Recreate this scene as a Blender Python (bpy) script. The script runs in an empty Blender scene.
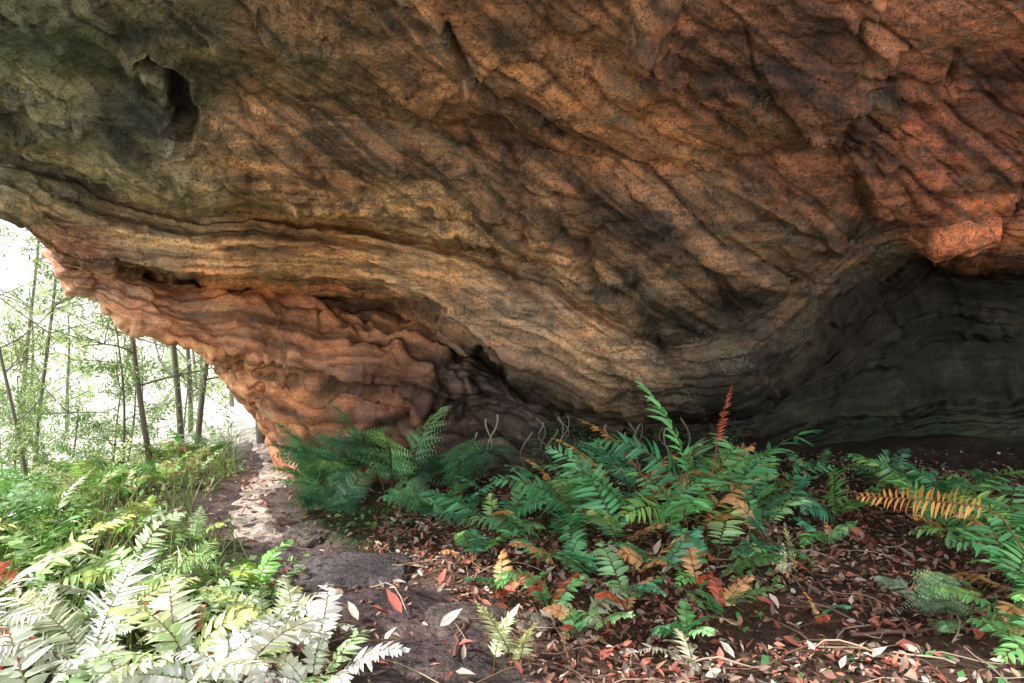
import bpy, math, random
import numpy as np
from mathutils import Vector
random.seed(7); rng=np.random.default_rng(7)
SC=bpy.context.scene
SC.view_settings.view_transform='Standard'; SC.view_settings.look='None'; SC.view_settings.exposure=0
# ------------------------------------------------------------ camera
PITCH=math.radians(3.2); CH=1.5; FPX=740.
cam=bpy.data.cameras.new('camera'); cam.lens=26.0; cam.sensor_width=36; cam.clip_end=3000; cam.clip_start=0.05
co=bpy.data.objects.new('camera',cam); SC.collection.objects.link(co)
co.location=(0,0,CH); co.rotation_euler=(math.radians(90)-PITCH,0,0); SC.camera=co
sp,cp=math.sin(PITCH),math.cos(PITCH)
def unproject(px,py,d):  # world point from image pixel coordinates and a chosen depth along the camera axis
    a=(np.asarray(px,float)-512)/FPX; b=(341.5-np.asarray(py,float))/FPX; d=np.asarray(d,float)
    return np.stack([a*d, d*(cp+b*sp), CH+d*(b*cp-sp)],-1)
# ------------------------------------------------------------ noise
def _h(ix,iy,iz,s):
    n=(ix*374761393+iy*668265263+iz*2147483647+s*1274126177)&0xffffffff
    n=((n^(n>>13))*1274126177)&0xffffffff
    n=((n^(n>>16))*2246822519)&0xffffffff
    n=n^(n>>15)
    return (n&0xffffff)/float(0xffffff)
def vn(p,s=0):
    i=np.floor(p).astype(np.int64); f=p-i; w=f*f*f*(f*(f*6-15)+10); r=0
    for a in (0,1):
        for b in (0,1):
            for c in (0,1):
                k=(w[...,0] if a else 1-w[...,0])*(w[...,1] if b else 1-w[...,1])*(w[...,2] if c else 1-w[...,2])
                r=r+k*_h(i[...,0]+a,i[...,1]+b,i[...,2]+c,s)
    return r*2-1
def fbm(p,o=4,s=0,g=.5):
    r=0;a=1.;t=0
    for k in range(o):
        r=r+a*vn(p*(2.03**k)+k*17.3,s+k); t+=a; a*=g
    return r/t*1.5
def voro(p,s=0):
    """nearest, second nearest distance, cell value, and a random tilted plane per cell (chiselled facets)"""
    i=np.floor(p).astype(np.int64); f1=np.full(p.shape[:-1],9.); f2=f1.copy(); idv=np.zeros(p.shape[:-1]); fc=idv.copy()
    for a in (-1,0,1):
        for b in (-1,0,1):
            for c in (-1,0,1):
                x,y,z=i[...,0]+a,i[...,1]+b,i[...,2]+c
                dx=x+_h(x,y,z,s)-p[...,0]; dy=y+_h(x,y,z,s+1)-p[...,1]; dz=z+_h(x,y,z,s+2)-p[...,2]
                d=np.sqrt(dx*dx+dy*dy+dz*dz); h=_h(x,y,z,s+3)
                fa=dx*(_h(x,y,z,s+4)-.5)+dy*(_h(x,y,z,s+5)-.5)+dz*(_h(x,y,z,s+6)-.5)
                n=d<f1
                f2=np.where(n,f1,np.minimum(f2,d)); idv=np.where(n,h,idv); fc=np.where(n,fa,fc); f1=np.where(n,d,f1)
    return f1,f2,idv,fc*2
def sst(a,b,x):
    t=np.clip((x-a)/(b-a),0,1); return t*t*(3-2*t)
# ------------------------------------------------------------ mesh helpers
def obj_from(name,V,loops,sizes,col,mat,smooth=True,parent=None):
    me=bpy.data.meshes.new(name); V=np.asarray(V,np.float32)
    me.vertices.add(len(V)); me.vertices.foreach_set('co',V.ravel())
    loops=np.asarray(loops,np.int32); sizes=np.asarray(sizes,np.int32)
    me.loops.add(len(loops)); me.loops.foreach_set('vertex_index',loops)
    me.polygons.add(len(sizes)); st=np.concatenate([[0],np.cumsum(sizes)[:-1]]).astype(np.int32)
    me.polygons.foreach_set('loop_start',st)
    me.polygons.foreach_set('use_smooth',np.full(len(sizes),smooth))
    me.update(calc_edges=True); me.validate()
    at=me.color_attributes.new('Col','FLOAT_COLOR','POINT')
    c=np.ones((len(V),4),np.float32); col=np.asarray(col); c[:,:col.shape[-1]]=col; at.data.foreach_set('color',c.ravel())
    me.materials.append(mat)
    o=bpy.data.objects.new(name,me); SC.collection.objects.link(o)
    if parent: o.parent=parent
    return o
def grid_obj(name,P,col,mat,wrap=False):
    R,C=P.shape[:2]; idx=np.arange(R*C).reshape(R,C)
    if wrap: idx=np.vstack([idx,idx[:1]])
    q=np.stack([idx[:-1,:-1],idx[1:,:-1],idx[1:,1:],idx[:-1,1:]],-1).reshape(-1,4)
    return obj_from(name,P.reshape(-1,3),q.ravel(),np.full(len(q),4),col.reshape(-1,col.shape[-1]),mat)
class MB:
    def __init__(s): s.V=[];s.L=[];s.S=[];s.C=[];s.n=0
    def batch(s,T,pos,X,Y,Z,wid,ln,col):
        tv,tl,ts=T; k=len(pos)
        if k==0: return
        wid=np.broadcast_to(wid,(k,)); ln=np.broadcast_to(ln,(k,)); col=np.broadcast_to(col,(k,3))
        v=pos[:,None]+tv[None,:,0:1]*(wid[:,None,None]*X[:,None])+tv[None,:,1:2]*(ln[:,None,None]*Y[:,None])+tv[None,:,2:3]*(ln[:,None,None]*Z[:,None])
        m=len(tv); s.V.append(v.reshape(-1,3))
        s.L.append((tl[None]+(s.n+np.arange(k)*m)[:,None]).ravel()); s.S.append(np.tile(ts,k))
        s.C.append(np.repeat(col,m,0)); s.n+=k*m
    def tube(s,pts,rad,col,sides=5):
        pts=np.asarray(pts,float); n=len(pts); rad=np.broadcast_to(rad,(n,))
        t=np.gradient(pts,axis=0); t/=np.linalg.norm(t,axis=1,keepdims=True)+1e-9
        up=np.array([0.13,0.21,1.]) if abs(t[0,2])<.9 else np.array([1.,.1,0.])
        a=np.cross(t,up); a/=np.linalg.norm(a,axis=1,keepdims=True)+1e-9; b=np.cross(t,a)
        th=np.arange(sides)/sides*2*np.pi
        v=pts[:,None]+rad[:,None,None]*(np.cos(th)[None,:,None]*a[:,None]+np.sin(th)[None,:,None]*b[:,None])
        idx=s.n+np.arange(n*sides).reshape(n,sides); nx=np.roll(idx,-1,1)
        q=np.stack([idx[:-1],nx[:-1],nx[1:],idx[1:]],-1).reshape(-1,4)
        s.V.append(v.reshape(-1,3)); s.L.append(q.ravel()); s.S.append(np.full(len(q),4))
        s.C.append(np.broadcast_to(col,(n*sides,3))); s.n+=n*sides
    def make(s,name,mat,parent=None,smooth=True):
        return obj_from(name,np.concatenate(s.V),np.concatenate(s.L),np.concatenate(s.S),np.concatenate(s.C),mat,smooth,parent)
def leafT(rows,hw,fold=.12,droop=.15,wav=0):
    V=[(0,rows[0],0)];n=len(rows)
    for y,w in zip(rows[1:-1],hw[1:-1]):
        z=-droop*y*y
        V+=[(-w,y,z+fold*w+wav*math.sin(y*9)),(0,y,z),(w,y,z+fold*w-wav*math.sin(y*8))]
    V.append((0,1,-droop)); L=[];S=[]
    L+=[0,2,1, 0,3,2]; S+=[3,3]
    for r in range(n-3):
        a=1+3*r
        L+=[a,a+1,a+4,a+3, a+1,a+2,a+5,a+4]; S+=[4,4]
    a=1+3*(n-3); e=len(V)-1
    L+=[a,a+1,e, a+1,a+2,e]; S+=[3,3]
    return np.array(V,float),np.array(L),np.array(S)
LANCE=leafT([0,.12,.4,.72,1],[0,.42,.5,.32,0])
NARROW=leafT([0,.06,.5,1],[0,.5,.44,0],fold=.05,droop=.1)
SMALL=leafT([0,.4,1],[0,.5,0],fold=.15,droop=.12)
LITTER=leafT([0,.25,.6,1],[0,.42,.4,0],fold=.35,droop=-.25,wav=.05)
DIAM=(np.array([(0,0,0),(-.5,.4,.03),(0,1,-.08),(.5,.4,.03)],float),np.array([0,3,2,1]),np.array([4]))
# ------------------------------------------------------------ materials
def newmat(n):
    m=bpy.data.materials.new(n); m.use_nodes=True; nt=m.node_tree
    for x in list(nt.nodes): nt.nodes.remove(x)
    return m,nt
def N(nt,t,**k):
    n=nt.nodes.new(t)
    for a,b in k.items(): setattr(n,a,b)
    return n
def noise(nt,vec,scale,detail=6,rough=.6,dist=0):
    n=N(nt,'ShaderNodeTexNoise'); n.inputs['Scale'].default_value=scale; n.inputs['Detail'].default_value=detail
    n.inputs['Roughness'].default_value=rough; n.inputs['Distortion'].default_value=dist
    nt.links.new(vec,n.inputs['Vector']); return n.outputs['Fac']
def ramp(nt,f,a,b,lo=0.,hi=1.):
    n=N(nt,'ShaderNodeMapRange'); n.interpolation_type='SMOOTHSTEP'
    nt.links.new(f,n.inputs['Value']); n.inputs['From Min'].default_value=a; n.inputs['From Max'].default_value=b
    n.inputs['To Min'].default_value=lo; n.inputs['To Max'].default_value=hi; return n.outputs['Result']
def mix(nt,f,a,b,bt='MIX'):
    n=N(nt,'ShaderNodeMix'); n.data_type='RGBA'; n.blend_type=bt
    for s,v in ((n.inputs[0],f),(n.inputs[6],a),(n.inputs[7],b)):
        if isinstance(v,bpy.types.NodeSocket): nt.links.new(v,s)
        else: s.default_value=v if isinstance(v,float) else (*v,1)
    return n.outputs[2]
def mul(nt,a,b,op='MULTIPLY'):
    n=N(nt,'ShaderNodeMath'); n.operation=op
    for s,v in ((n.inputs[0],a),(n.inputs[1],b)):
        if isinstance(v,bpy.types.NodeSocket): nt.links.new(v,s)
        else: s.default_value=v
    return n.outputs[0]
def bump(nt,h,st,dist,prev=None):
    n=N(nt,'ShaderNodeBump'); n.inputs['Strength'].default_value=st; n.inputs['Distance'].default_value=dist
    nt.links.new(h,n.inputs['Height'])
    if prev: nt.links.new(prev,n.inputs['Normal'])
    return n.outputs[0]
def rock_material():
    m,nt=newmat('sandstone'); tc=N(nt,'ShaderNodeTexCoord').outputs['Object']
    at=N(nt,'ShaderNodeAttribute'); at.attribute_name='Col'; col=at.outputs['Color']; rg=at.outputs['Alpha']
    mp=N(nt,'ShaderNodeMapping'); nt.links.new(tc,mp.inputs[0]); mp.inputs['Rotation'].default_value=(math.radians(-25),math.radians(20),0); mp.inputs['Scale'].default_value=(.7,1.0,6)
    st=mp.outputs[0]
    n1=noise(nt,tc,2.2,4,.62,.4); n2=noise(nt,st,1.5,4,.7,.5); n3=noise(nt,tc,9,5,.72,.2); n4=noise(nt,tc,55,2,.75); n5=noise(nt,tc,120,1,.6)
    c=mix(nt,ramp(nt,n1,.38,.62),col,mix(nt,1.0,col,(1.45,1.25,1.05),'MULTIPLY'))
    c=mix(nt,mul(nt,rg,ramp(nt,n2,.5,.6,0,.75)),c,mix(nt,1.0,c,(.34,.35,.38),'MULTIPLY'))
    c=mix(nt,ramp(nt,n2,.47,.38,0,.5),c,mix(nt,1.0,c,(1.6,1.4,1.2),'MULTIPLY'))
    c=mix(nt,mul(nt,rg,ramp(nt,n3,.51,.62,0,.75)),c,mix(nt,1.0,c,(.34,.34,.37),'MULTIPLY'))
    c=mix(nt,mul(nt,rg,ramp(nt,n3,.45,.37,0,.6)),c,mix(nt,1.0,c,(1.7,1.5,1.3),'MULTIPLY'))
    lm=mul(nt,ramp(nt,n1,.50,.60),ramp(nt,n4,.5,.56))
    c=mix(nt,mul(nt,mul(nt,lm,.6),rg),c,(.25,.26,.18))
    c=mix(nt,mul(nt,rg,ramp(nt,n4,.54,.62,0,.8)),c,mix(nt,1.0,c,(.25,.25,.27),'MULTIPLY'))
    c=mix(nt,mul(nt,rg,ramp(nt,n5,.60,.70,0,.4)),c,mix(nt,1.0,c,(2.6,2.4,2.2),'MULTIPLY'))
    p=N(nt,'ShaderNodeBsdfPrincipled'); nt.links.new(c,p.inputs['Base Color']); p.inputs['Roughness'].default_value=.65
    p.inputs['Specular IOR Level'].default_value=.45
    b=bump(nt,n3,.8,.035); b=bump(nt,n4,.8,.010,b)
    nt.links.new(b,p.inputs['Normal'])
    o=N(nt,'ShaderNodeOutputMaterial'); nt.links.new(p.outputs[0],o.inputs[0]); return m
def ground_material(name='soil',wet=False):
    m,nt=newmat(name); tc=N(nt,'ShaderNodeTexCoord').outputs['Object']
    at=N(nt,'ShaderNodeAttribute'); at.attribute_name='Col'; col=at.outputs['Color']
    n1=noise(nt,tc,3,3,.65); n3=noise(nt,tc,22,4,.7)
    c=mix(nt,ramp(nt,n1,.4,.62),mix(nt,1.0,col,(.6,.6,.6),'MULTIPLY'),mix(nt,1.0,col,(1.3,1.25,1.2),'MULTIPLY'))
    c=mix(nt,ramp(nt,n3,.5,.6,0,.7),c,mix(nt,1.0,c,(.4,.4,.4),'MULTIPLY'))
    c=mix(nt,ramp(nt,n3,.42,.34,0,.6),c,mix(nt,1.0,c,(2.,1.9,1.8),'MULTIPLY'))
    p=N(nt,'ShaderNodeBsdfPrincipled'); nt.links.new(c,p.inputs['Base Color']); p.inputs['Roughness'].default_value=.75
    p.inputs['Specular IOR Level'].default_value=.35
    if wet: nt.links.new(ramp(nt,n1,.42,.58,.28,.75),p.inputs['Roughness'])
    b=bump(nt,n3,.9,.05); nt.links.new(b,p.inputs['Normal'])
    o=N(nt,'ShaderNodeOutputMaterial'); nt.links.new(p.outputs[0],o.inputs[0]); return m
def leaf_material(name,tr=.35,rough=.42,spec=.5):
    m,nt=newmat(name)
    at=N(nt,'ShaderNodeAttribute'); at.attribute_name='Col'; c=at.outputs['Color']
    p=N(nt,'ShaderNodeBsdfPrincipled'); nt.links.new(c,p.inputs['Base Color']); p.inputs['Roughness'].default_value=rough
    p.inputs['Specular IOR Level'].default_value=spec
    o=N(nt,'ShaderNodeOutputMaterial')
    if tr>0:
        t=N(nt,'ShaderNodeBsdfTranslucent'); nt.links.new(mix(nt,1.0,c,(1.3,1.35,.7),'MULTIPLY'),t.inputs[0])
        x=N(nt,'ShaderNodeMixShader'); x.inputs[0].default_value=tr
        nt.links.new(p.outputs[0],x.inputs[1]); nt.links.new(t.outputs[0],x.inputs[2]); nt.links.new(x.outputs[0],o.inputs[0])
    else: nt.links.new(p.outputs[0],o.inputs[0])
    return m
ROCK=rock_material(); SOIL=ground_material(); MUD=ground_material('damp_mud',True); LEAF=leaf_material('leaf',.25,.30,.7); PALE=leaf_material('pale_leaf',.12,.35,.6); DRY=leaf_material('dry_leaf',0,.5,.5)
# ------------------------------------------------------------ ground height
def path_x(y): return np.interp(y,[2,2.9,4.0,4.5,5.2,6.3,8,9.5,12],[-.2,-.35,-.75,-1.05,-1.8,-2.3,-2.6,-3.15,-4.6])
def gh(x,y,nz=True):
    x=np.asarray(x,float); y=np.asarray(y,float)
    left=1-sst(-2.,1.6,x)
    g=-left*.075*np.clip(y-2.5,0,6)
    g=g-.22*np.clip(-3.5-x,0,14)*sst(3,7,y)
    g=g-.10*np.clip(-4.-x,0,14)*(1-sst(3,7,y))
    g=g+.10*sst(1.2,3.5,x)*sst(4.5,3.0,y)
    if nz:
        p=np.stack([x,y,x*0],-1)
        g=g+.07*fbm(p*.9,3,5)+.025*fbm(p*4.,3,9)
    return g
# ------------------------------------------------------------ rock
UL=[
 dict(u=[-160,1500],py=[-60,-60],d=[3.1,2.9]),
 dict(u=[-160,0,200,400,600,700,800,900,1024,1500],py=[60,70,100,120,150,165,150,120,100,100],d=[3.9,4.0,4.3,4.4,4.4,4.3,4.1,3.9,3.8,3.8]),
 dict(u=[-160,0,60,110,160,210,320,440,500,550,620,660,700,760,830,870,915,935,1024,1500],
      py=[120,142,162,182,196,203,208,226,243,258,303,335,330,300,250,215,207,222,200,200],
      d=[4.45,4.6,4.75,4.85,4.95,5.0,5.0,4.95,4.95,5.0,5.1,5.2,5.15,4.95,4.7,4.55,4.45,4.45,4.4,4.4]),
 dict(u=[-160,0,60,110,160,210,320,440,500,550,620,660,700,760,830,870,915,935,1024,1500],
      py=[126,148,169,189,203,211,218,237,254,267,310,340,334,304,254,219,212,226,206,206],
      d=[4.9,5.1,5.3,5.5,5.65,5.7,5.7,5.6,5.5,5.4,5.3,5.25,5.2,5.0,4.72,4.57,4.5,4.5,4.45,4.45]),
 dict(u=[-160,5,60,100,200,310,410,450,490,530,580,640,700,750,790,830,870,905,930,960,1024,1100,1500],
      py=[190,219,258,266,266,277,297,310,335,370,395,405,408,400,365,318,272,250,246,252,260,266,280],
      d=[4.7,4.9,5.3,5.6,5.8,5.9,5.9,5.9,5.85,5.8,5.7,5.6,5.5,5.5,5.4,5.2,5.0,4.85,4.7,4.7,4.7,4.7,4.7]),
 dict(u=[-160,0,60,100,200,310,410,490,530,580,640,750,790,830,870,905,930,1024,1500],
      py=[150,185,260,272,278,290,312,353,389,411,420,415,390,350,302,272,262,275,294],
      d=[5.8,6.2,6.1,6.6,7.1,7.3,7.3,7.2,7.2,7.2,7.2,7.6,7.9,8.0,8.0,8.0,8.0,8.0,8.0]),
 dict(u=[-160,0,45,60,100,130,165,220,330,400,440,490,560,640,750,830,930,1024,1500],
      py=[120,170,240,272,304,327,337,352,376,385,398,403,424,433,427,392,340,340,340],
      d=[6.5,6.8,6.6,6.3,6.3,6.4,6.5,6.6,6.7,6.75,6.8,6.85,6.95,7.0,7.6,8.1,8.4,8.4,8.4]),
 dict(u=[-160,0,60,130,200,225,330,400,490,560,640,750,930,1500],
      py=[110,160,240,300,335,359,387,398,414,435,443,439,400,400],
      d=[7.5,7.8,7.6,7.6,7.4,7.1,7.05,7.0,7.0,7.05,7.1,7.7,8.4,8.4]),
 dict(u=[-160,0,130,200,222,250,283,292,330,400,560,640,750,930,1500],
      py=[100,150,290,330,354,400,450,480,505,510,490,476,464,450,450],
      d=[8.5,8.8,8.4,8.2,8,8.0,8,7.9,7.4,6.9,6.7,6.8,7.3,8.0,8.0]),
 dict(u=[-160,0,130,222,250,283,300,330,400,560,640,750,930,1500],
      py=[90,140,270,330,375,430,560,580,590,580,570,560,550,550],
      d=[9.5,9.8,9.6,9.5,9.5,9.4,8.4,7.5,6.9,6.7,6.8,7.2,7.8,7.8]),
]
U=np.arange(-160,1501,2.0)
def smooth1(a,k=5):
    ker=np.hanning(k+2)[1:-1]; ker/=ker.sum(); return np.convolve(np.pad(a,k//2,mode='edge'),ker,'valid')
lines=[];lpy=[]
jag=lambda s,a,f: a*fbm(np.stack([U/f,U*0+s*7.7,U*0],-1),5,s,.6)
for i,l in enumerate(UL):
    py=smooth1(np.interp(U,l['u'],l['py']),9); d=smooth1(np.interp(U,l['u'],l['d']),9)
    if i in(2,3): py=py+jag(3,7,60)*(U<640)
    if i in(4,5): py=py+jag(4,7,60)
    if i in(6,7): py=py+jag(6,7,50)*(U>0)
    P=unproject(U,py,d); P[:,0]=np.where(P[:,0]<-4.0,-4.0+(P[:,0]+4)*.1,P[:,0])
    lines.append(P); lpy.append(py)
s=(U+160)/1660.
W=lambda x0,x1,y,z: np.stack([x0+(x1-x0)*s,0*s+y,0*s+z],-1)
lines=[W(-2.7,4.5,2.2,3.12)]+lines+[W(-2.5,9,12,3.6),W(-2.8,9,9,4.6),W(-3.0,7,5,4.9),W(-2.7,5,2.6,4.3)]
lpy=[0*U-300]+lpy+[0*U-900,0*U-900,0*U-900,0*U-900]
rows=[40,80,60,10,60,30,54,14,64,14,6,6,8,8,8]
bul =[.0,.10,.12,0,.10,0,.12,0,.10,0,0,0,0,0,0]
G=[];PY=[];VV=[]
nl=len(lines)
for i in range(nl):
    a=lines[i]; b=lines[(i+1)%nl]; pa=lpy[i]; pb=lpy[(i+1)%nl]
    r=rows[i]
    for k in range(r):
        t=k/r
        p=a+(b-a)*t
        if bul[i]:
            dirc=np.array([0,0,CH])-p; dirc/=np.linalg.norm(dirc,axis=1,keepdims=True)
            p=p+dirc*bul[i]*math.sin(math.pi*t)
        G.append(p); PY.append(pa+(pb-pa)*t); VV.append(np.full(len(U),i+t))
G=np.array(G);PY=np.array(PY);VV=np.array(VV);UU=np.broadcast_to(U,PY.shape)
def normals(G):
    du=np.gradient(G,axis=1); dv=np.roll(G,-1,0)-np.roll(G,1,0)
    n=np.cross(dv,du); n/=np.linalg.norm(n,axis=2,keepdims=True)+1e-9; return n
Nn=normals(G)
tst=(Nn[60:160]*(np.array([0,0,CH])-G[60:160])).sum(-1).mean()
if tst<0: Nn=-Nn
for _ in range(5):
    Nn=(Nn+np.roll(Nn,1,0)+np.roll(Nn,-1,0)+np.roll(Nn,2,1)+np.roll(Nn,-2,1)); Nn/=np.linalg.norm(Nn,axis=2,keepdims=True)+1e-9
wp=G+.15*np.stack([fbm(G*1.6,3,21),fbm(G*1.6,3,22),fbm(G*1.6,3,23)],-1)
low=sst(5.6,6.2,VV)*(UU<640)*sst(9.9,9.0,VV)
th=math.radians(36)
al=(UU*math.cos(th)+PY*math.sin(th))/100.; bl=(-UU*math.sin(th)+PY*math.cos(th))/100.
upw=1-sst(2.6,3.4,VV)
BD=np.where(VV<3,bl*3.0,VV*4.2); AL=np.where(VV<3,al,UU/100.)
cz=lambda s_,fa,fb: np.stack([AL*fa+.25*wp[...,1],BD*fb+.35*fbm(G*1.5,2,s_),AL*0+s_*3.1],-1)
disp=.08*fbm(G*.8,3,31)+.026*fbm(wp*2.4,4,33)+.006*fbm(wp*9,4,37,.6)
r1=1-np.abs(fbm(cz(41,.35,.45),4,41)); r1=np.clip((r1-.88)/.12,0,1)
r2=1-np.abs(fbm(cz(43,.5,1.3),3,43)); r2=np.clip((r2-.88)/.12,0,1)*sst(-.1,.4,fbm(G*1.3,2,44))
disp-=.05*r1**2*(.5+.5*upw); disp-=.025*r2**2
tb=BD*.36+.8*fbm(cz(45,.3,.3),4,45); fr=tb-np.floor(tb); ter=np.where(fr<.94,fr/.94,(1-fr)/.06)-.5
disp+=.085*ter*(.2+.8*sst(-.2,.4,fbm(cz(46,.35,.35),2,47)))*(upw+.5*(1-upw))
tb=BD*1.5+.9*fbm(cz(48,.5,.9),3,48); fr=tb-np.floor(tb); disp+=(.008+.026*(1-upw)*(1-low))*(np.where(fr<.88,fr/.88,(1-fr)/.12)-.5)*sst(-.1,.5,fbm(cz(49,.6,.6),2,50))*2
f1,f2,idv,fc=voro(wp*np.array([1.2,1.4,1.6]),51)
lw=sst(0,.25,f2-f1)
disp+=low*(fc*.10*lw-.06*np.clip(1-f1/.8,0,1)*(idv>.4)); disp+=fc*.05*(1-low)
wq=G+.35*np.stack([fbm(G*1.1,3,121),fbm(G*1.1,3,122),fbm(G*1.1,3,123)],-1)
rr=1-np.abs(fbm(wq*np.array([1.1,1.1,1.5]),3,125)); disp+=low*.10*(rr-.6); cr=np.clip((1-np.abs(fbm(wq*np.array([1.3,1.3,1.9])+9,3,127))-.9)/.1,0,1); disp-=low*.07*cr
f1,f2,idv,fc=voro(wp*np.array([2.6,2.6,3.8]),61)
disp+=fc*(.022+.035*low)*sst(0,.12,f2-f1)
f1,f2,idv,fc=voro(wp*np.array([7.,7.,9.]),65); disp+=fc*.012
pit=sst(.40,.15,voro(wp*9,68)[0])*sst(.1,.5,fbm(G*1.7,2,69)); disp-=.016*pit
onx=sst(660,600,UU)
# pocket holes along the long ledge
pk=sst(.42,.2,voro(np.stack([UU/34.,VV*3.2,UU*0],-1),131)[0])*np.exp(-((VV-4.0)/.28)**2)*onx; disp-=.055*pk
mod=.55+.45*fbm(np.stack([UU/90,UU*0,UU*0],-1),3,96)
disp-=.15*np.exp(-((VV-4.05)/.09)**2)*onx*mod
disp-=.06*np.exp(-((VV-6.05)/.12)**2)*onx; disp-=.05*np.exp(-((VV-8.05)/.09)**2)*sst(215,240,UU)*onx
for vc,wv,am in [(4.35,.035,.05),(4.58,.03,.06),(4.8,.03,.045),(6.4,.03,.05),(6.7,.03,.05)]:
    vw=VV+.07*fbm(np.stack([UU/80,UU*0+vc*9,UU*0],-1),4,97)
    mm=sst(-.25,.25,fbm(np.stack([UU/110,UU*0+vc*5,UU*0],-1),2,98))
    disp-=am*np.exp(-((vw-vc)/wv)**2)*onx*mm; disp+=am*.9*np.where(vw>vc,np.exp(-(vw-vc)/.13),0)*onx*mm*(VV>3.9)*(VV<7.2)
UU0,PY0=UU,PY
warpx=7*fbm(np.stack([UU/35,PY/35,UU*0],-1),4,91,.6); warpy=7*fbm(np.stack([UU/35,PY/35,UU*0+5],-1),4,92,.6)
UU=UU+warpx; PY=PY+warpy
def segdist(pl):
    best=np.full(PY.shape,1e9); sd=np.zeros(PY.shape)
    for (x0,y0),(x1,y1) in zip(pl[:-1],pl[1:]):
        dx,dy=x1-x0,y1-y0; L=dx*dx+dy*dy
        t=np.clip(((UU-x0)*dx+(PY-y0)*dy)/L,0,1)
        ex=UU-(x0+t*dx); ey=PY-(y0+t*dy); d=np.hypot(ex,ey)
        sg=np.sign(dx*ey-dy*ex); m=d<best; best=np.where(m,d,best); sd=np.where(m,d*sg,sd)
    return best,sd
vis=(VV<9.9)
recess_shade=.45*r1**2+.4*r2**2+.4*cr*low+.3*pk  # occlusion shade painted into the colour of grooves, cracks and pockets
F=[([(448,15),(478,58),(512,88),(562,122)],.09,4,.08,45),
   ([(225,95),(290,140),(330,185)],.04,3,.05,30),
   ([(600,60),(668,125),(762,180)],.04,3,.07,50),
   ([(690,70),(742,128)],.05,4,.05,30),
   ([(800,95),(850,160),(872,208),(916,212),(930,240)],.05,4,-.13,50),
   ([(556,225),(600,285),(640,300),(665,345)],.08,5,.09,45),
   ([(1024,178),(992,236),(935,246)],.08,6,.12,35),
   ([(0,95),(80,110),(150,150),(260,175)],.03,4,.08,45),
   ([(120,266),(190,280),(240,303),(300,293),(345,330)],.08,5,.10,30),
   ([(430,398),(438,370),(465,348),(495,345),(515,365)],.10,5,-.12,30),
   ([(446,402),(405,418),(370,440),(350,472)],.09,4,.12,30),
   ([(446,404),(428,445),(415,490)],.08,4,-.09,25),
   ([(450,402),(490,425),(530,445),(565,470)],.08,4,.08,22),
   ([(262,382),(300,412),(328,455)],.05,4,.07,25),
   ([(350,350),(400,352),(432,372),(446,400)],.07,4,.09,28),
   ([(470,380),(510,400),(560,420)],.06,4,.07,18),
   ([(270,300),(380,310),(440,300)],.06,4,.08,30),
   ([(220,354),(300,374),(400,386),(445,402)],.08,4,.09,30),
   ([(640,200),(700,260),(740,330)],.03,4,.07,50),
   ([(760,40),(900,95),(1024,90)],.03,4,.07,45),
   ([(340,40),(420,120),(560,190)],.03,3,.06,40),
   ([(480,250),(560,310),(610,370)],.03,4,.06,30),
   ([(20,175),(110,222),(230,245),(330,250)],.04,3,.06,22),
   ([(560,20),(640,60),(720,60),(800,95)],.03,3,.06,45),
   ([(740,200),(800,230),(860,240)],.02,4,.06,30)]
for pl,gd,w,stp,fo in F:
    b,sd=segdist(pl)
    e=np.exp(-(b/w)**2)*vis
    disp-=gd*e; recess_shade=np.maximum(recess_shade,e*min(1,gd/.06))
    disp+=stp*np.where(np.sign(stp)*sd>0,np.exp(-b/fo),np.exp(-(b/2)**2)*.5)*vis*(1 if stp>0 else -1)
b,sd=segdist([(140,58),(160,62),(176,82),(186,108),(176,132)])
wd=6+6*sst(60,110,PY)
e=np.exp(-(b/wd)**4)*vis; disp-=.24*e; recess_shade=np.maximum(recess_shade,e*.9)
disp+=.05*np.exp(-((b-16)/6.)**2)*vis
pale=np.exp(-((b-13)/2.5)**2)*vis*(UU<170)
for cx,cy,r,a in [(648,12,22,.18),(663,45,13,.10),(655,-15,26,.14)]:
    q=(UU-cx)**2+((PY-cy)*1.1)**2; disp+=a*np.sqrt(np.clip(1-q/(r*r),0,1))*vis
UU,PY=UU0,PY0
G2=G+Nn*disp[...,None]
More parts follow.
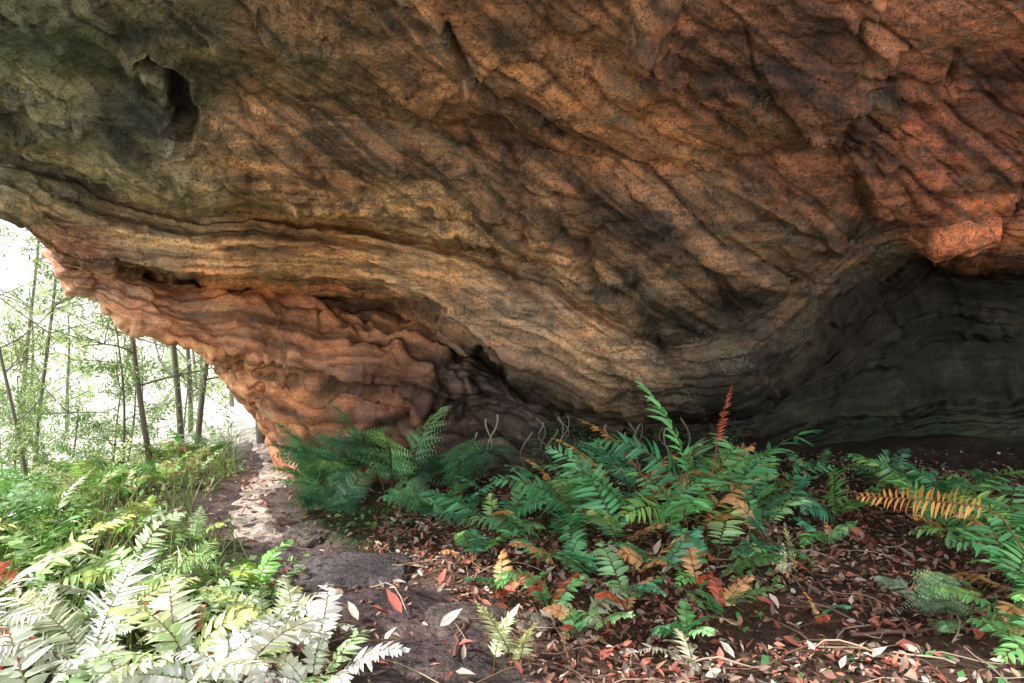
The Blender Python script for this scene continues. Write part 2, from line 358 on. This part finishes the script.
zones=[(40,30,.10,.11,.075),(60,110,.13,.125,.08),(150,40,.14,.12,.075),(300,60,.20,.12,.07),(330,140,.23,.13,.072),(500,60,.23,.12,.066),(600,130,.23,.12,.066),
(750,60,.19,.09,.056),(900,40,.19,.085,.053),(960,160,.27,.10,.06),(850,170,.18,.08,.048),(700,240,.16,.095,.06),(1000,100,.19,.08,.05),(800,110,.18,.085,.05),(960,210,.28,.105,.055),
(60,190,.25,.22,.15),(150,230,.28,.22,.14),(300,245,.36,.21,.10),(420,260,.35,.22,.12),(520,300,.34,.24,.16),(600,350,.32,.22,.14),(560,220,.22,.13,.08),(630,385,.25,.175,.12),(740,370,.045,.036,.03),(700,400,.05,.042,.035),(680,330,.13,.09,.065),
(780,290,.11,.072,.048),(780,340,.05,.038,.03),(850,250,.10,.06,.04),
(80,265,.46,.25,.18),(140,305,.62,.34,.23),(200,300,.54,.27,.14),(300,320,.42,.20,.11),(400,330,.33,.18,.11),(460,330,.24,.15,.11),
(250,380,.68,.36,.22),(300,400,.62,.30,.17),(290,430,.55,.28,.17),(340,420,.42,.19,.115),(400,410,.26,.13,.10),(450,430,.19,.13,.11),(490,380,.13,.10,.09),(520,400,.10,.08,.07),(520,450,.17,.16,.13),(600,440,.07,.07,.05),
(830,320,.035,.028,.022),(800,400,.022,.022,.018),(870,290,.028,.023,.019),(930,300,.02,.02,.016),(1000,320,.028,.027,.022),(900,380,.028,.031,.023),(850,430,.026,.040,.020),(950,430,.028,.044,.022),(980,380,.04,.044,.033)]  # right recess: dark green rock, darkened further in the colour as shade
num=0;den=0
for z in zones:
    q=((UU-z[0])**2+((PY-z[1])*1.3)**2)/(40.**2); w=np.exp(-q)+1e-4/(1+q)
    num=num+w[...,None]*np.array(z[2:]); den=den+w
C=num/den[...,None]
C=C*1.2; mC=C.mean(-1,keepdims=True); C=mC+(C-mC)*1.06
strk=fbm(cz(74,.22,3.2),4,74)
C*= (1+.4*fbm(wp*2.2,4,71)+.35*fbm(cz(72,.3,1.6),3,72))[...,None]
C*= (1-.6*sst(.12,.45,strk))[...,None]; C*=(1+.4*sst(-.2,-.5,strk))[...,None]
blk=sst(.05,.5,fbm(G*1.5+3,4,87))*upw; C*=(1-.55*blk)[...,None]
C=C*(1-.65*np.clip(recess_shade,0,1)[...,None])
C=C*(1-.75*pale[...,None])+np.array([.48,.46,.38])*.75*pale[...,None]
grn=np.maximum(sst(5.5,8,VV)*(UU>560)*.5,sst(500,60,UU)*sst(2.9,1.2,VV))*sst(-.2,.3,fbm(G*2.3,4,83))
C=C*(1-.6*grn[...,None])+np.where((VV>5)[...,None],np.array([.035,.05,.028]),np.array([.075,.09,.05]))*.6*grn[...,None]
gp=low*sst(.12,.4,fbm(wp*2.1+7,4,85)); C=C*(1-.4*gp[...,None])+np.array([.30,.24,.22])*.4*gp[...,None]
C[VV>10]=(.2,.15,.1)
rough=1-.55*low-.25*sst(3.9,4.2,VV)*sst(640,560,UU)*(1-low)
rough=np.where((VV>5)&(UU>640),.6,rough)
rough=np.clip(rough,.3,1)
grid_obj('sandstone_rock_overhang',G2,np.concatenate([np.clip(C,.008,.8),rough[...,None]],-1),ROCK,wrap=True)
# ------------------------------------------------------------ ground
def axis(c,near,far,n):
    t=np.linspace(-1,1,n); return c+near*t+(far-near)*np.sign(t)*np.abs(t)**6.5
gx=axis(-.3,6.5,900,480); gy=axis(4.5,6.5,900,440)
X,Y=np.meshgrid(gx,gy)
Zg=gh(X,Y)
far=sst(14,40,np.hypot(X,Y)); Zg=Zg*(1-far)+far*(-3.6)
litter=np.array([.12,.07,.05]); dirt=np.array([.15,.11,.10]); greeny=np.array([.08,.09,.045]); haze_g=np.array([.80,.80,.70]); bounce_g=np.array([.56,.52,.45])
pn=np.stack([X,Y,X*0],-1)
Cg=np.broadcast_to(litter,X.shape+(3,)).copy()
def lay(C,m,c): return C*(1-m[...,None])+np.asarray(c)*m[...,None]
Cg=lay(Cg,sst(-.3,-1.2,X)*1.,greeny)
pd=np.abs(X-path_x(Y))/(.40+.10*fbm(pn*3,2,3)); Cg=lay(Cg,sst(1.25,.7,pd)*(Y<12)*(Y>2),dirt)
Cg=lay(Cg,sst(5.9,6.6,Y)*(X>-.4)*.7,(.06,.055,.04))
Cg=lay(Cg,sst(2.2,1.2,Y),bounce_g)  # unseen ground behind the camera made pale to bounce light onto the rock
Cg=lay(Cg,sst(9,15,np.hypot(X,Y)),haze_g)  # far ground paled in its colour to stand in for haze and overexposure
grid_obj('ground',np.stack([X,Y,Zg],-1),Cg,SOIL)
ys=np.arange(2.3,11.5,.03); tt=np.linspace(-1,1,26)
Yp,Tp=np.meshgrid(ys,tt,indexing='ij'); wdt=.21+.08*vn(np.stack([Yp*2,Yp*0,Tp*0],-1),8)+.2*sst(5,3.6,Yp)
Xp=path_x(Yp)+Tp*wdt; Zp=gh(Xp,Yp)+.012+.02*fbm(np.stack([Xp*6,Yp*6,Xp*0],-1),3,4)-.06*np.abs(Tp)**6
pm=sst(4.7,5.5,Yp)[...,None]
grid_obj('dirt_path',np.stack([Xp,Yp,Zp],-1),pm*np.array([.80,.66,.60])+(1-pm)*np.array([.105,.075,.08]),MUD)  # far pale dirt brightened in its colour to look sunlit
def stone(name,x,y,sx,sy,sz,seed,col):
    n=40; th,ph=np.meshgrid(np.linspace(0,2*np.pi,n*2),np.linspace(0,np.pi,n)); 
    D=np.stack([np.sin(ph)*np.cos(th),np.sin(ph)*np.sin(th),np.cos(ph)],-1)
    P=np.sign(D)*np.abs(D)**.7*np.array([sx,sy,sz])
    P=P*(1+.22*fbm(D*1.6+seed,3,seed))[...,None]+.01*fbm(D*7+seed,3,seed)[...,None]*D
    P=P+np.array([x,y,float(gh(x,y))])
    grid_obj(name,P,np.broadcast_to(np.array(col),P.shape)*(1+.15*fbm(D*3,3,2))[...,None],SOIL)
for a in [(-.95,4.35,.36,.27,.07,1,(.14,.12,.13)),(-.2,3.35,.2,.16,.04,4,(.15,.115,.105)),(.1,3.3,.09,.07,.05,5,(.2,.17,.13)),(1.9,5.2,.12,.09,.06,6,(.16,.13,.1)),(-.2,5.3,.22,.15,.08,7,(.12,.1,.08)),(-1.45,5.1,.16,.12,.05,8,(.2,.16,.14))]:
    stone('flat_stone',*a)
# ------------------------------------------------------------ leaf litter
def rot_frames(k,tilt):
    az=rng.uniform(0,2*np.pi,k); nz=np.stack([rng.normal(0,tilt,k),rng.normal(0,tilt,k),np.ones(k)],-1); nz/=np.linalg.norm(nz,axis=1,keepdims=True)
    y=np.stack([np.cos(az),np.sin(az),0*az],-1); x=np.cross(y,nz); x/=np.linalg.norm(x,axis=1,keepdims=True); y=np.cross(nz,x); return x,y,nz
def pick(pal,k,var=.25):
    pal=np.array(pal); c=pal[rng.integers(0,len(pal),k)]; return c*rng.uniform(1-var,1+var,(k,1))
B=MB(); k=28000
lx=rng.uniform(-1.0,5.2,k); ly=2.2+rng.beta(1.2,1.6,k)*5.
keep=(np.abs(lx-path_x(ly))>.36)|(rng.random(k)<.10); dens=fbm(np.stack([lx,ly,lx*0],-1)*1.5,3,4); keep&=(dens>-.25)|(rng.random(k)<.25)
lx,ly=lx[keep],ly[keep]; k=len(lx)
x,y,z=rot_frames(k,.55); pos=np.stack([lx,ly,gh(lx,ly)+rng.uniform(.0,.045,k)],-1)
LP=[(.32,.15,.10),(.42,.21,.15),(.22,.12,.09),(.46,.28,.20),(.36,.10,.07),(.56,.42,.34),(.15,.09,.07),(.56,.19,.12),(.26,.18,.14),(.66,.55,.48)]
ln=rng.uniform(.02,.062,k); B.batch(LITTER,pos,x,y,z,ln*rng.uniform(.3,.6,k),ln,pick(LP,k,.35)); 
k=130; lx=rng.uniform(-.7,3.2,k); ly=rng.uniform(2.4,4.6,k); x,y,z=rot_frames(k,.5); ln=rng.uniform(.07,.13,k)
B.batch(LITTER,np.stack([lx,ly,gh(lx,ly)+.04],-1),x,y,z,ln*.4,ln,pick([(.65,.52,.43),(.6,.43,.33),(.7,.6,.52),(.55,.16,.12)],k))
k=1500; lx=rng.uniform(-5,-.5,k); ly=rng.uniform(2.2,9,k); x,y,z=rot_frames(k,.5); ln=rng.uniform(.03,.08,k)
B.batch(LITTER,np.stack([lx,ly,gh(lx,ly)+.02],-1),x,y,z,ln*.4,ln,pick(LP,k))
B.make('leaf_litter',DRY)
B=MB()
for i in range(320):
    a=rng.uniform(0,6.28); L=rng.uniform(.1,.55); x0=rng.uniform(-.8,4); y0=rng.uniform(2.3,6)
    t=np.linspace(0,1,6); bx=x0+np.cos(a)*L*t; by=y0+np.sin(a)*L*t+.04*np.sin(t*5+i)
    B.tube(np.stack([bx,by,gh(bx,by)+.03+.05*np.sin(t*3.1)*rng.random()],-1),rng.uniform(.002,.005),pick([(.2,.11,.07),(.12,.07,.05),(.5,.38,.28)],1)[0],4)
for p,r in [([(-.25,2.9),(-.22,3.2),(-.26,3.5),(-.3,3.7)],.008),([(1.5,3.2),(1.9,3.25),(2.2,3.05)],.010),([(1.1,3.7),(1.3,3.5),(1.75,3.55)],.007)]:
    p=np.array(p); q=np.linspace(0,len(p)-1,14); xx=np.interp(q,range(len(p)),p[:,0])+.012*rng.normal(size=14); yy=np.interp(q,range(len(p)),p[:,1])
    B.tube(np.stack([xx,yy,gh(xx,yy)+.03],-1),r*np.linspace(1,.5,14),(.24,.11,.09),6)
B.make('fallen_twigs',DRY)
B=MB()
for i in range(18):
    px0=rng.uniform(455,700); py0=rng.uniform(415,435); d=rng.uniform(6.2,6.45); L=rng.uniform(.2,.5); p=unproject(px0,py0,d); t=np.linspace(0,1,9); a,b=rng.uniform(-.35,.35,2)
    B.tube(np.stack([p[0]+a*t*L+.04*np.sin(t*6+i),p[1]-.15*t+.03*np.cos(t*5+i),p[2]-L*t],-1),.010*(1.1-t)*rng.uniform(.4,1.1),(.42,.35,.27),5)
B.make('hanging_roots',DRY)
# ------------------------------------------------------------ ferns
def frond(B,p0,az,L,e0,e1,pairs=18,ll=.14,lw=.03,col=(.06,.15,.05),col2=None,roll=0,start=.22,bi=False,stem=(.12,.10,.04),drift=0.,sweep=.35,m=9,T=None):
    n=20; s=np.linspace(0,1,n); el=e0+(e1-e0)*s**1.25; azs=az+drift*s
    t=np.stack([np.cos(el)*np.cos(azs),np.cos(el)*np.sin(azs),np.sin(el)],-1)
    P=np.array(p0)+np.concatenate([np.zeros((1,3)),np.cumsum((t[1:]+t[:-1])*.5*L/(n-1),0)])
    sd=np.stack([-np.sin(azs),np.cos(azs),0*s],-1); nr=np.cross(t,sd)
    cr,sr=math.cos(roll),math.sin(roll); sd,nr=sd*cr+nr*sr, nr*cr-sd*sr
    B.tube(P,np.linspace(.0045,.0015,n)*(L/.7)**.5,stem,4)
    tt=np.linspace(start,.985,pairs); 
    col=np.array(col); col2=col if col2 is None else np.array(col2)
    for sg in (-1,1):
        q=tt+sg*.2*(1-start)/pairs; q=np.clip(q,0,1); r=(q-start)/(1-start); r=np.clip(r,0,1)
        I=lambda A: np.stack([np.interp(q,s,A[:,j]) for j in range(3)],-1)
        p=I(P);tv=I(t);sv=I(sd)*sg;nv=I(nr)
        prof=np.minimum(1,.55+r*2.2)*(1-r**2.4)**.75+.10
        sw=sweep+.5*r**2+rng.normal(0,.10,len(q))
        up=rng.normal(-.08,.16,len(q))
        Yv=sv*np.cos(sw)[:,None]+tv*np.sin(sw)[:,None]+nv*up[:,None]; Yv/=np.linalg.norm(Yv,axis=1,keepdims=True)
        Xv=np.cross(Yv,nv); Xv/=np.linalg.norm(Xv,axis=1,keepdims=True); Zv=np.cross(Xv,Yv)
        ang=rng.normal(0,.35,len(q))[:,None]; Xv,Zv=Xv*np.cos(ang)+Zv*np.sin(ang),Zv*np.cos(ang)-Xv*np.sin(ang)
        lens=ll*prof*rng.uniform(.85,1.1,len(q)); cc=(col*(1-r[:,None])+col2*r[:,None])*rng.uniform(.7,1.3,(len(q),1))
        if rng.random()<.45:
            kk=rng.random(len(q))>.12; p,Xv,Yv,Zv,lens,cc,nv=p[kk],Xv[kk],Yv[kk],Zv[kk],lens[kk],cc[kk],nv[kk]
        if not bi:
            B.batch(T or LANCE,p,Xv,Yv,Zv,lw*(.6+.4*lens/ll),lens,cc)
        else:
            f=np.linspace(.05,.97,m)
            for s2 in (-1,1):
                for fj in f:
                    pp=p+Yv*(lens*fj)[:,None]-Zv*(lens*.18*fj*fj)[:,None]
                    l2=lens*.26*(1-fj**1.6)+.008
                    Y2=Xv*s2*.9+Yv*.45; Y2/=np.linalg.norm(Y2,axis=1,keepdims=True)
                    X2=np.cross(Y2,Zv)
                    B.batch(DIAM,pp,X2,Y2,Zv,np.maximum(l2*.42,.006),l2,cc*rng.uniform(.8,1.2,(len(pp),1)))
GR=[(.16,.50,.23),(.12,.42,.21),(.24,.58,.20),(.15,.48,.30),(.36,.66,.32)]
BR=[(.28,.50,.14),(.40,.60,.24),(.20,.44,.10),(.58,.72,.42)]
def rosette(name,x,y,n,L,pal=GR,az0=0,azr=2*math.pi,e=(.7,1.25),e1=(-.5,.1),mat=LEAF,pairs=17,lf=.19,lwf=.032,red=0,**k2):
    B=MB(); z=float(gh(x,y))
    for i in range(n):
        az=az0+(i+rng.uniform(-.45,.45))/n*azr; l=L*rng.uniform(.55,1.1)
        c=np.array(pal[rng.integers(len(pal))])*rng.uniform(.75,1.2); c2=None; stem=(.2,.16,.06)
        if rng.random()<red:
            l*=.7; c=np.array((.85,.58,.28)) if rng.random()<.65 else np.array((.70,.20,.12)); c2=c*np.array([1.1,.75,.7]); stem=(.45,.10,.05)
        elif rng.random()<.3: c2=c*np.array([1.9,1.3,.9])
        frond(B,(x+rng.normal(0,.04),y+rng.normal(0,.04),z),az,l,rng.uniform(*e),rng.uniform(*e1),pairs,lf*l,lwf*(.5+.5*l),np.clip(c,0,.88),None if c2 is None else np.clip(c2,0,.88),roll=rng.normal(0,.35),drift=rng.normal(0,.4),stem=stem,**k2)
    return B.make(name,mat)
for x,y,n,L,r in [(1.08,4.55,8,.9,.15),(.62,4.25,7,.75,.2),(-.12,4.75,7,.62,.2),(.2,4.55,6,.68,.25),(1.6,4.9,7,.8,.15),(.75,3.9,6,.58,.3),(.3,3.95,7,.58,.25),(1.15,4.0,5,.55,.3),(1.35,5.3,6,.85,.15),(.9,5.1,6,.85,.25),(.45,5.1,6,.7,.3),(2.2,5.0,6,.6,.1),(-.25,4.2,6,.42,.4),
      (.55,3.5,7,.48,.25),(1.5,4.35,6,.6,.2),(1.9,4.4,5,.42,.2),(-.35,5.1,6,.55,.1),(.0,5.2,6,.55,.1),(2.9,5.7,6,.5,0),(1.0,3.45,5,.42,.3),(2.0,5.6,5,.6,.1),(.0,3.7,6,.42,.3),(.5,4.75,6,.75,.2),(.15,3.4,6,.42,.25),(.75,3.2,5,.34,.3),(.95,3.75,6,.5,.2),(.3,3.1,5,.3,.3),(1.45,3.35,4,.28,.3)]:
    rosette('gristle_fern',x,y,n,L,red=r,start=.25,e=(.8,1.4),e1=(-.45,.35))
B=MB()
z0=float(gh(1.1,4.5))
frond(B,(1.15,4.55,z0),2.2,1.12,1.5,.5,19,.18,.034,(.20,.62,.22),(.28,.7,.28),roll=.5,start=.35)
frond(B,(1.2,4.5,z0),.9,1.0,1.45,.85,20,.06,.015,(.6,.12,.08),(.65,.14,.09),roll=-.6,start=.6,stem=(.5,.08,.04))
frond(B,(.95,4.5,z0),2.7,.95,1.35,.3,18,.09,.022,(.65,.2,.08),(.7,.45,.15),roll=.4,start=.5,stem=(.5,.06,.03))
frond(B,(.75,4.6,z0),2.9,.8,1.3,.3,18,.09,.022,(.78,.52,.2),(.8,.6,.25),roll=.4,start=.4,stem=(.5,.1,.03))
frond(B,(.4,4.6,z0),2.6,.6,1.3,.3,16,.08,.02,(.75,.42,.16),(.7,.3,.12),roll=.4,start=.4,stem=(.5,.1,.03))
frond(B,(1.3,4.6,z0),.3,1.05,1.2,.0,19,.18,.034,(.16,.52,.25),roll=-.2,start=.3)
frond(B,(.8,4.4,z0),3.3,.9,1.2,-.1,19,.16,.032,(.17,.52,.25),roll=.3,start=.3)
frond(B,(1.0,4.3,z0),4.6,.8,1.2,-.2,19,.16,.032,(.2,.56,.2),roll=.1,start=.3)
B.make('gristle_fern',LEAF)
B=MB(); p=unproject(985,507,3.35)
frond(B,p,math.pi-.1,.56,.12,-.02,22,.085,.015,(.85,.50,.14),(.85,.36,.10),roll=1.25,start=.04,stem=(.45,.15,.06),sweep=.12)
B.tube([(p[0]+.35,p[1],float(gh(p[0]+.35,p[1]))),(p[0]+.22,p[1],p[2]-.25),(p[0]+.08,p[1],p[2]-.05),p],.004,(.3,.12,.05),5)
B.make('orange_fern_frond',LEAF)
for x,y,n,L in [(2.75,3.9,9,.8),(2.35,3.2,7,.55),(2.7,4.6,8,.8),(2.05,2.75,7,.45),(3.2,5.4,6,.7),(2.95,4.2,8,.95),(2.5,3.6,8,.7)]:
    rosette('gristle_fern',x,y,n,L,pal=[(.20,.54,.22),(.26,.58,.20),(.15,.46,.20)],red=.1,e=(.8,1.4))
rosette('pale_fern',2.0,3.35,7,.42,pal=[(.42,.6,.42),(.34,.55,.32)],bi=True,lf=.3,m=7)
rosette('pale_fern',-.02,2.85,4,.36,pal=[(.7,.8,.5)],e=(1.1,1.45),e1=(.6,1.1),pairs=20,lf=.2,lwf=.02,T=NARROW)
rosette('pale_fern',1.5,3.75,2,.34,pal=[(.7,.78,.45)],e=(1.3,1.5),e1=(1.2,1.4),pairs=20,lf=.16,lwf=.016,T=NARROW)
rosette('pale_fern',.75,2.95,5,.26,pal=[(.65,.6,.5)],pairs=16,lf=.25,lwf=.02,T=NARROW)
rosette('pale_fern',.3,3.3,5,.3,pal=[(.5,.65,.4)],pairs=16,lf=.25,lwf=.025)
BLOWN=[(.82,.85,.78),(.76,.82,.66),(.86,.87,.84),(.46,.64,.32)]  # near-white entries paint overexposed sunlight into the leaf colour
for i,(x,y,L) in enumerate([(-1.25,2.75,.52),(-1.0,2.6,.5),(-1.65,2.8,.6),(-.9,3.0,.42),(-1.45,3.3,.5),(-2.0,3.2,.62),(-1.3,3.65,.42),(-2.5,3.6,.7),(-1.9,3.8,.5),(-1.6,2.4,.6),(-.75,2.7,.36),(-2.2,2.8,.7),(-2.8,4.2,.6),(-2.35,4.4,.5),(-1.1,3.3,.4),(-1.75,3.45,.5),(-3.1,3.7,.7),(-2.1,4.9,.4),(-2.75,5.2,.55),(-1.3,2.45,.5)]):
    if i%3==2: rosette('pale_fern',x,y,10,L,pal=BLOWN if y<3.7 else [(.5,.66,.35),(.35,.55,.2)],pairs=26,lf=.2,lwf=.017,T=NARROW,e=(.8,1.4),mat=PALE)
    else: rosette('gristle_fern',x,y,8,L,pal=BLOWN if (x>-2.3 and y<3.6) else BR,red=.06,lf=.2,lwf=.036,e=(.7,1.4),mat=PALE)
for i in range(52):
    y=rng.uniform(4.6,9.5); x=-2.9-.12*(y-4.5)-rng.uniform(0,1)**.8*(.9+.5*(y-4)); L=rng.uniform(.4,.75)
    if i%3==1: rosette('bracken_fern',x,y,7,L*1.1,pal=[(.12,.32,.07),(.24,.46,.10),(.08,.22,.06)],bi=True,lf=.42,m=5,pairs=12,e=(.9,1.4))
    elif i%3==0: rosette('gristle_fern',x,y,7,L,pal=[(.12,.34,.08),(.28,.52,.14),(.55,.7,.38)],red=.08,pairs=14,lwf=.04,e=(.8,1.45),e1=(-.4,.5))
    else: rosette('pale_fern',x,y,8,L,pal=[(.45,.62,.3),(.2,.42,.1),(.7,.78,.52)],pairs=18,lf=.2,lwf=.024,T=NARROW,e=(.8,1.45),e1=(-.4,.5))
DK=[(.17,.42,.23),(.20,.48,.24),(.13,.33,.20)]
for x,y,n,L in [(-1.75,6.55,9,.95),(-1.6,6.2,5,.7),(-.95,6.15,5,.9),(-.45,6.0,5,.9),(-1.25,5.5,5,.5),(-1.65,5.9,5,.45),(-.65,5.5,5,.42)]:
    rosette('bracken_fern',x,y,n,L,pal=DK,bi=True,lf=.30,m=8,pairs=17,e=(1.1,1.5),e1=(-.5,.6))
for x,y in [(2.6,6.3),(3.1,6.0),(2.0,6.4),(3.6,5.6)]:
    rosette('gristle_fern',x,y,6,.42,pal=DK)
def patch(name,n,xr,yr,h,ls,pal,mat=LEAF):
    B=MB(); px=rng.uniform(*xr,n); py=rng.uniform(*yr,n); d=fbm(np.stack([px,py,px*0],-1)*2,2,14)>-.15; d&=np.abs(px-path_x(py))>.3
    px,py=px[d],py[d]; k=len(px); x,y,z=rot_frames(k,.6); hh=h*(.5+.5*fbm(np.stack([px,py,px*0],-1)*1.5,2,3))
    ln=rng.uniform(*ls,k); B.batch(SMALL,np.stack([px,py,gh(px,py)+rng.random(k)*np.abs(hh)],-1),x,y,z,ln*.6,ln,pick(pal,k)); B.make(name,mat)
patch('creeping_groundcover',8000,(-.2,1.9),(5.9,6.9),.65,(.015,.04),[(.18,.28,.14),(.24,.35,.18),(.08,.16,.07)])
patch('creeping_groundcover',1500,(-1.5,2.5),(4.6,6.0),.15,(.02,.06),[(.12,.30,.12),(.18,.38,.12)])
patch('creeping_groundcover',1000,(1.,3.5),(2.6,4.8),.12,(.03,.07),[(.18,.50,.16),(.12,.36,.12)])
patch('low_undergrowth',9000,(-9,-2.8),(4.6,13),.4,(.03,.09),[(.12,.28,.06),(.20,.38,.10),(.08,.20,.05),(.3,.4,.15)])
patch('low_undergrowth',4000,(-3.6,-.9),(2.2,4.6),.22,(.03,.08),[(.12,.28,.06),(.20,.38,.10),(.55,.62,.42)])
B=MB(); k=3500; px=rng.uniform(-7,-1.6,k); py=rng.uniform(3,10,k); kk=np.abs(px-path_x(py))>.4; px,py=px[kk],py[kk];k=len(px)
x,y,z=rot_frames(k,.3); yy=np.stack([rng.normal(0,.35,k),rng.normal(0,.35,k),np.ones(k)],-1); ln=rng.uniform(.15,.45,k)
B.batch(NARROW,np.stack([px,py,gh(px,py)],-1),x,yy,z,.009,ln,pick([(.2,.34,.1),(.3,.42,.14),(.3,.25,.12)],k)); B.make('grass',LEAF)
B=MB(); k=22; px=rng.normal(-1.93,.08,k);py=rng.normal(2.7,.06,k); x,y,z=rot_frames(k,.8); B.batch(LANCE,np.stack([px,py,gh(px,py)+.12+rng.random(k)*.12],-1),x,y,z,.03,rng.uniform(.05,.09,k),(.75,.06,.03))
B.tube([(-1.93,2.7,-.1),(-1.93,2.7,.2)],.005,(.3,.05,.03)); B.make('red_leaf_seedling',LEAF)
# ------------------------------------------------------------ trees
def tree(name,x,y,h,r,lean,leafn=2600,bark=(.18,.16,.14),pal=((.30,.42,.16),(.40,.50,.22),(.18,.30,.10),(.50,.58,.32)),low=.2,ls=(.035,.075)):
    B=MB(); z=float(gh(x,y)); tips=[]
    n=14; t=np.linspace(0,1,n); ph=rng.uniform(0,6)
    P=np.stack([x+lean[0]*t*h+.05*h*.3*np.sin(t*5+ph),y+lean[1]*t*h+.04*h*.3*np.cos(t*4+ph),z-.1+t*h],-1)
    B.tube(P,r*(1-.8*t)+.004,bark,7)
    def br(p,d,L,rad,lev):
        m=6; q=np.linspace(0,1,m); d=np.array(d)/np.linalg.norm(d); w=rng.normal(0,.3,3)
        pts=p+np.outer(q*L,d)+np.outer(q**2*L,w)+np.outer(q**2,(0,0,.06*L)); B.tube(pts,rad*(1-.75*q)+.0015,bark,3)
        if lev==0: tips.append(pts); return
        for _ in range(4):
            f=rng.uniform(.3,1); i=min(int(f*(m-1)),m-1); dd=d+rng.normal(0,.7,3); br(pts[i],dd,L*rng.uniform(.4,.65),rad*.5,lev-1)
    for i in range(9):
        f=low+(1-low)*(i+rng.random())/9.; a=rng.uniform(0,6.28); i0=min(int(f*(n-1)),n-1)
        br(P[i0],(math.cos(a),math.sin(a),rng.uniform(.0,.9)),h*rng.uniform(.16,.3),r*.35*(1.15-f)+.003,2)
    T=np.concatenate(tips); k=leafn; c=T[rng.integers(0,len(T),k)]+rng.normal(0,.05,(k,3))
    X_,Y_,Z_=rot_frames(k,.9); Y_[:,2]-=.4; ln=rng.uniform(*ls,k); B.batch(SMALL,c,X_,Y_,Z_,ln*.36,ln,pick(pal,k))
    return B.make(name,LEAF)
for a in [(-4.45,9.0,5.0,.035,(-.05,.0)),(-4.6,10.0,5.5,.045,(.0,.02)),(-4.15,9.8,5,.04,(.07,.02)),(-3.35,9.9,5,.07,(.0,0.04)),
          (-6.8,10.5,5,.03,(.08,0)),(-8.3,12.5,5.5,.04,(.06,0)),(-6.0,13.5,6,.045,(.0,0)),(-5.6,8.4,3.6,.022,(-.10,0))]:
    tree('sapling_tree',*a)
for i in range(10):
    y=rng.uniform(8.5,14); x=-rng.uniform(.42,.72)*y
    tree('shrub',x,y,rng.uniform(1.1,2.3),.015,(rng.normal(0,.1),0),1300,low=.1,pal=((.16,.32,.08),(.26,.42,.14),(.36,.48,.2)))
for i in range(5):
    y=rng.uniform(22,34); x=-y*rng.uniform(.35,.8)
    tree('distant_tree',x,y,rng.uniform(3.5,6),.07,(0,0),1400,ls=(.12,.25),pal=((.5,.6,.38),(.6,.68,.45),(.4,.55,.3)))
# ------------------------------------------------------------ light
S=Vector((-.90,-.28,.95)).normalized()
sun=bpy.data.lights.new('sun','SUN'); sun.energy=5; sun.angle=math.radians(.6); sun.color=(1,.97,.91)
so=bpy.data.objects.new('sun',sun); SC.collection.objects.link(so); so.rotation_euler=S.to_track_quat('Z','Y').to_euler()
w=bpy.data.worlds.new('World'); SC.world=w; w.use_nodes=True; nt=w.node_tree
sky=nt.nodes.new('ShaderNodeTexSky'); sky.sky_type='NISHITA'; sky.sun_disc=False
sky.sun_elevation=math.asin(S.z); sky.sun_rotation=math.atan2(S.x,S.y); sky.air_density=1.0; sky.dust_density=1.0
tcw=nt.nodes.new('ShaderNodeTexCoord')
cl=ramp(nt,noise(nt,tcw.outputs['Generated'],2.5,3,.6,.3),.30,.55,.7,.97)
skc=mix(nt,cl,sky.outputs[0],(12.,12.1,12.3))
bg=nt.nodes['Background']; nt.links.new(skc,bg.inputs[0]); bg.inputs[1].default_value=.15
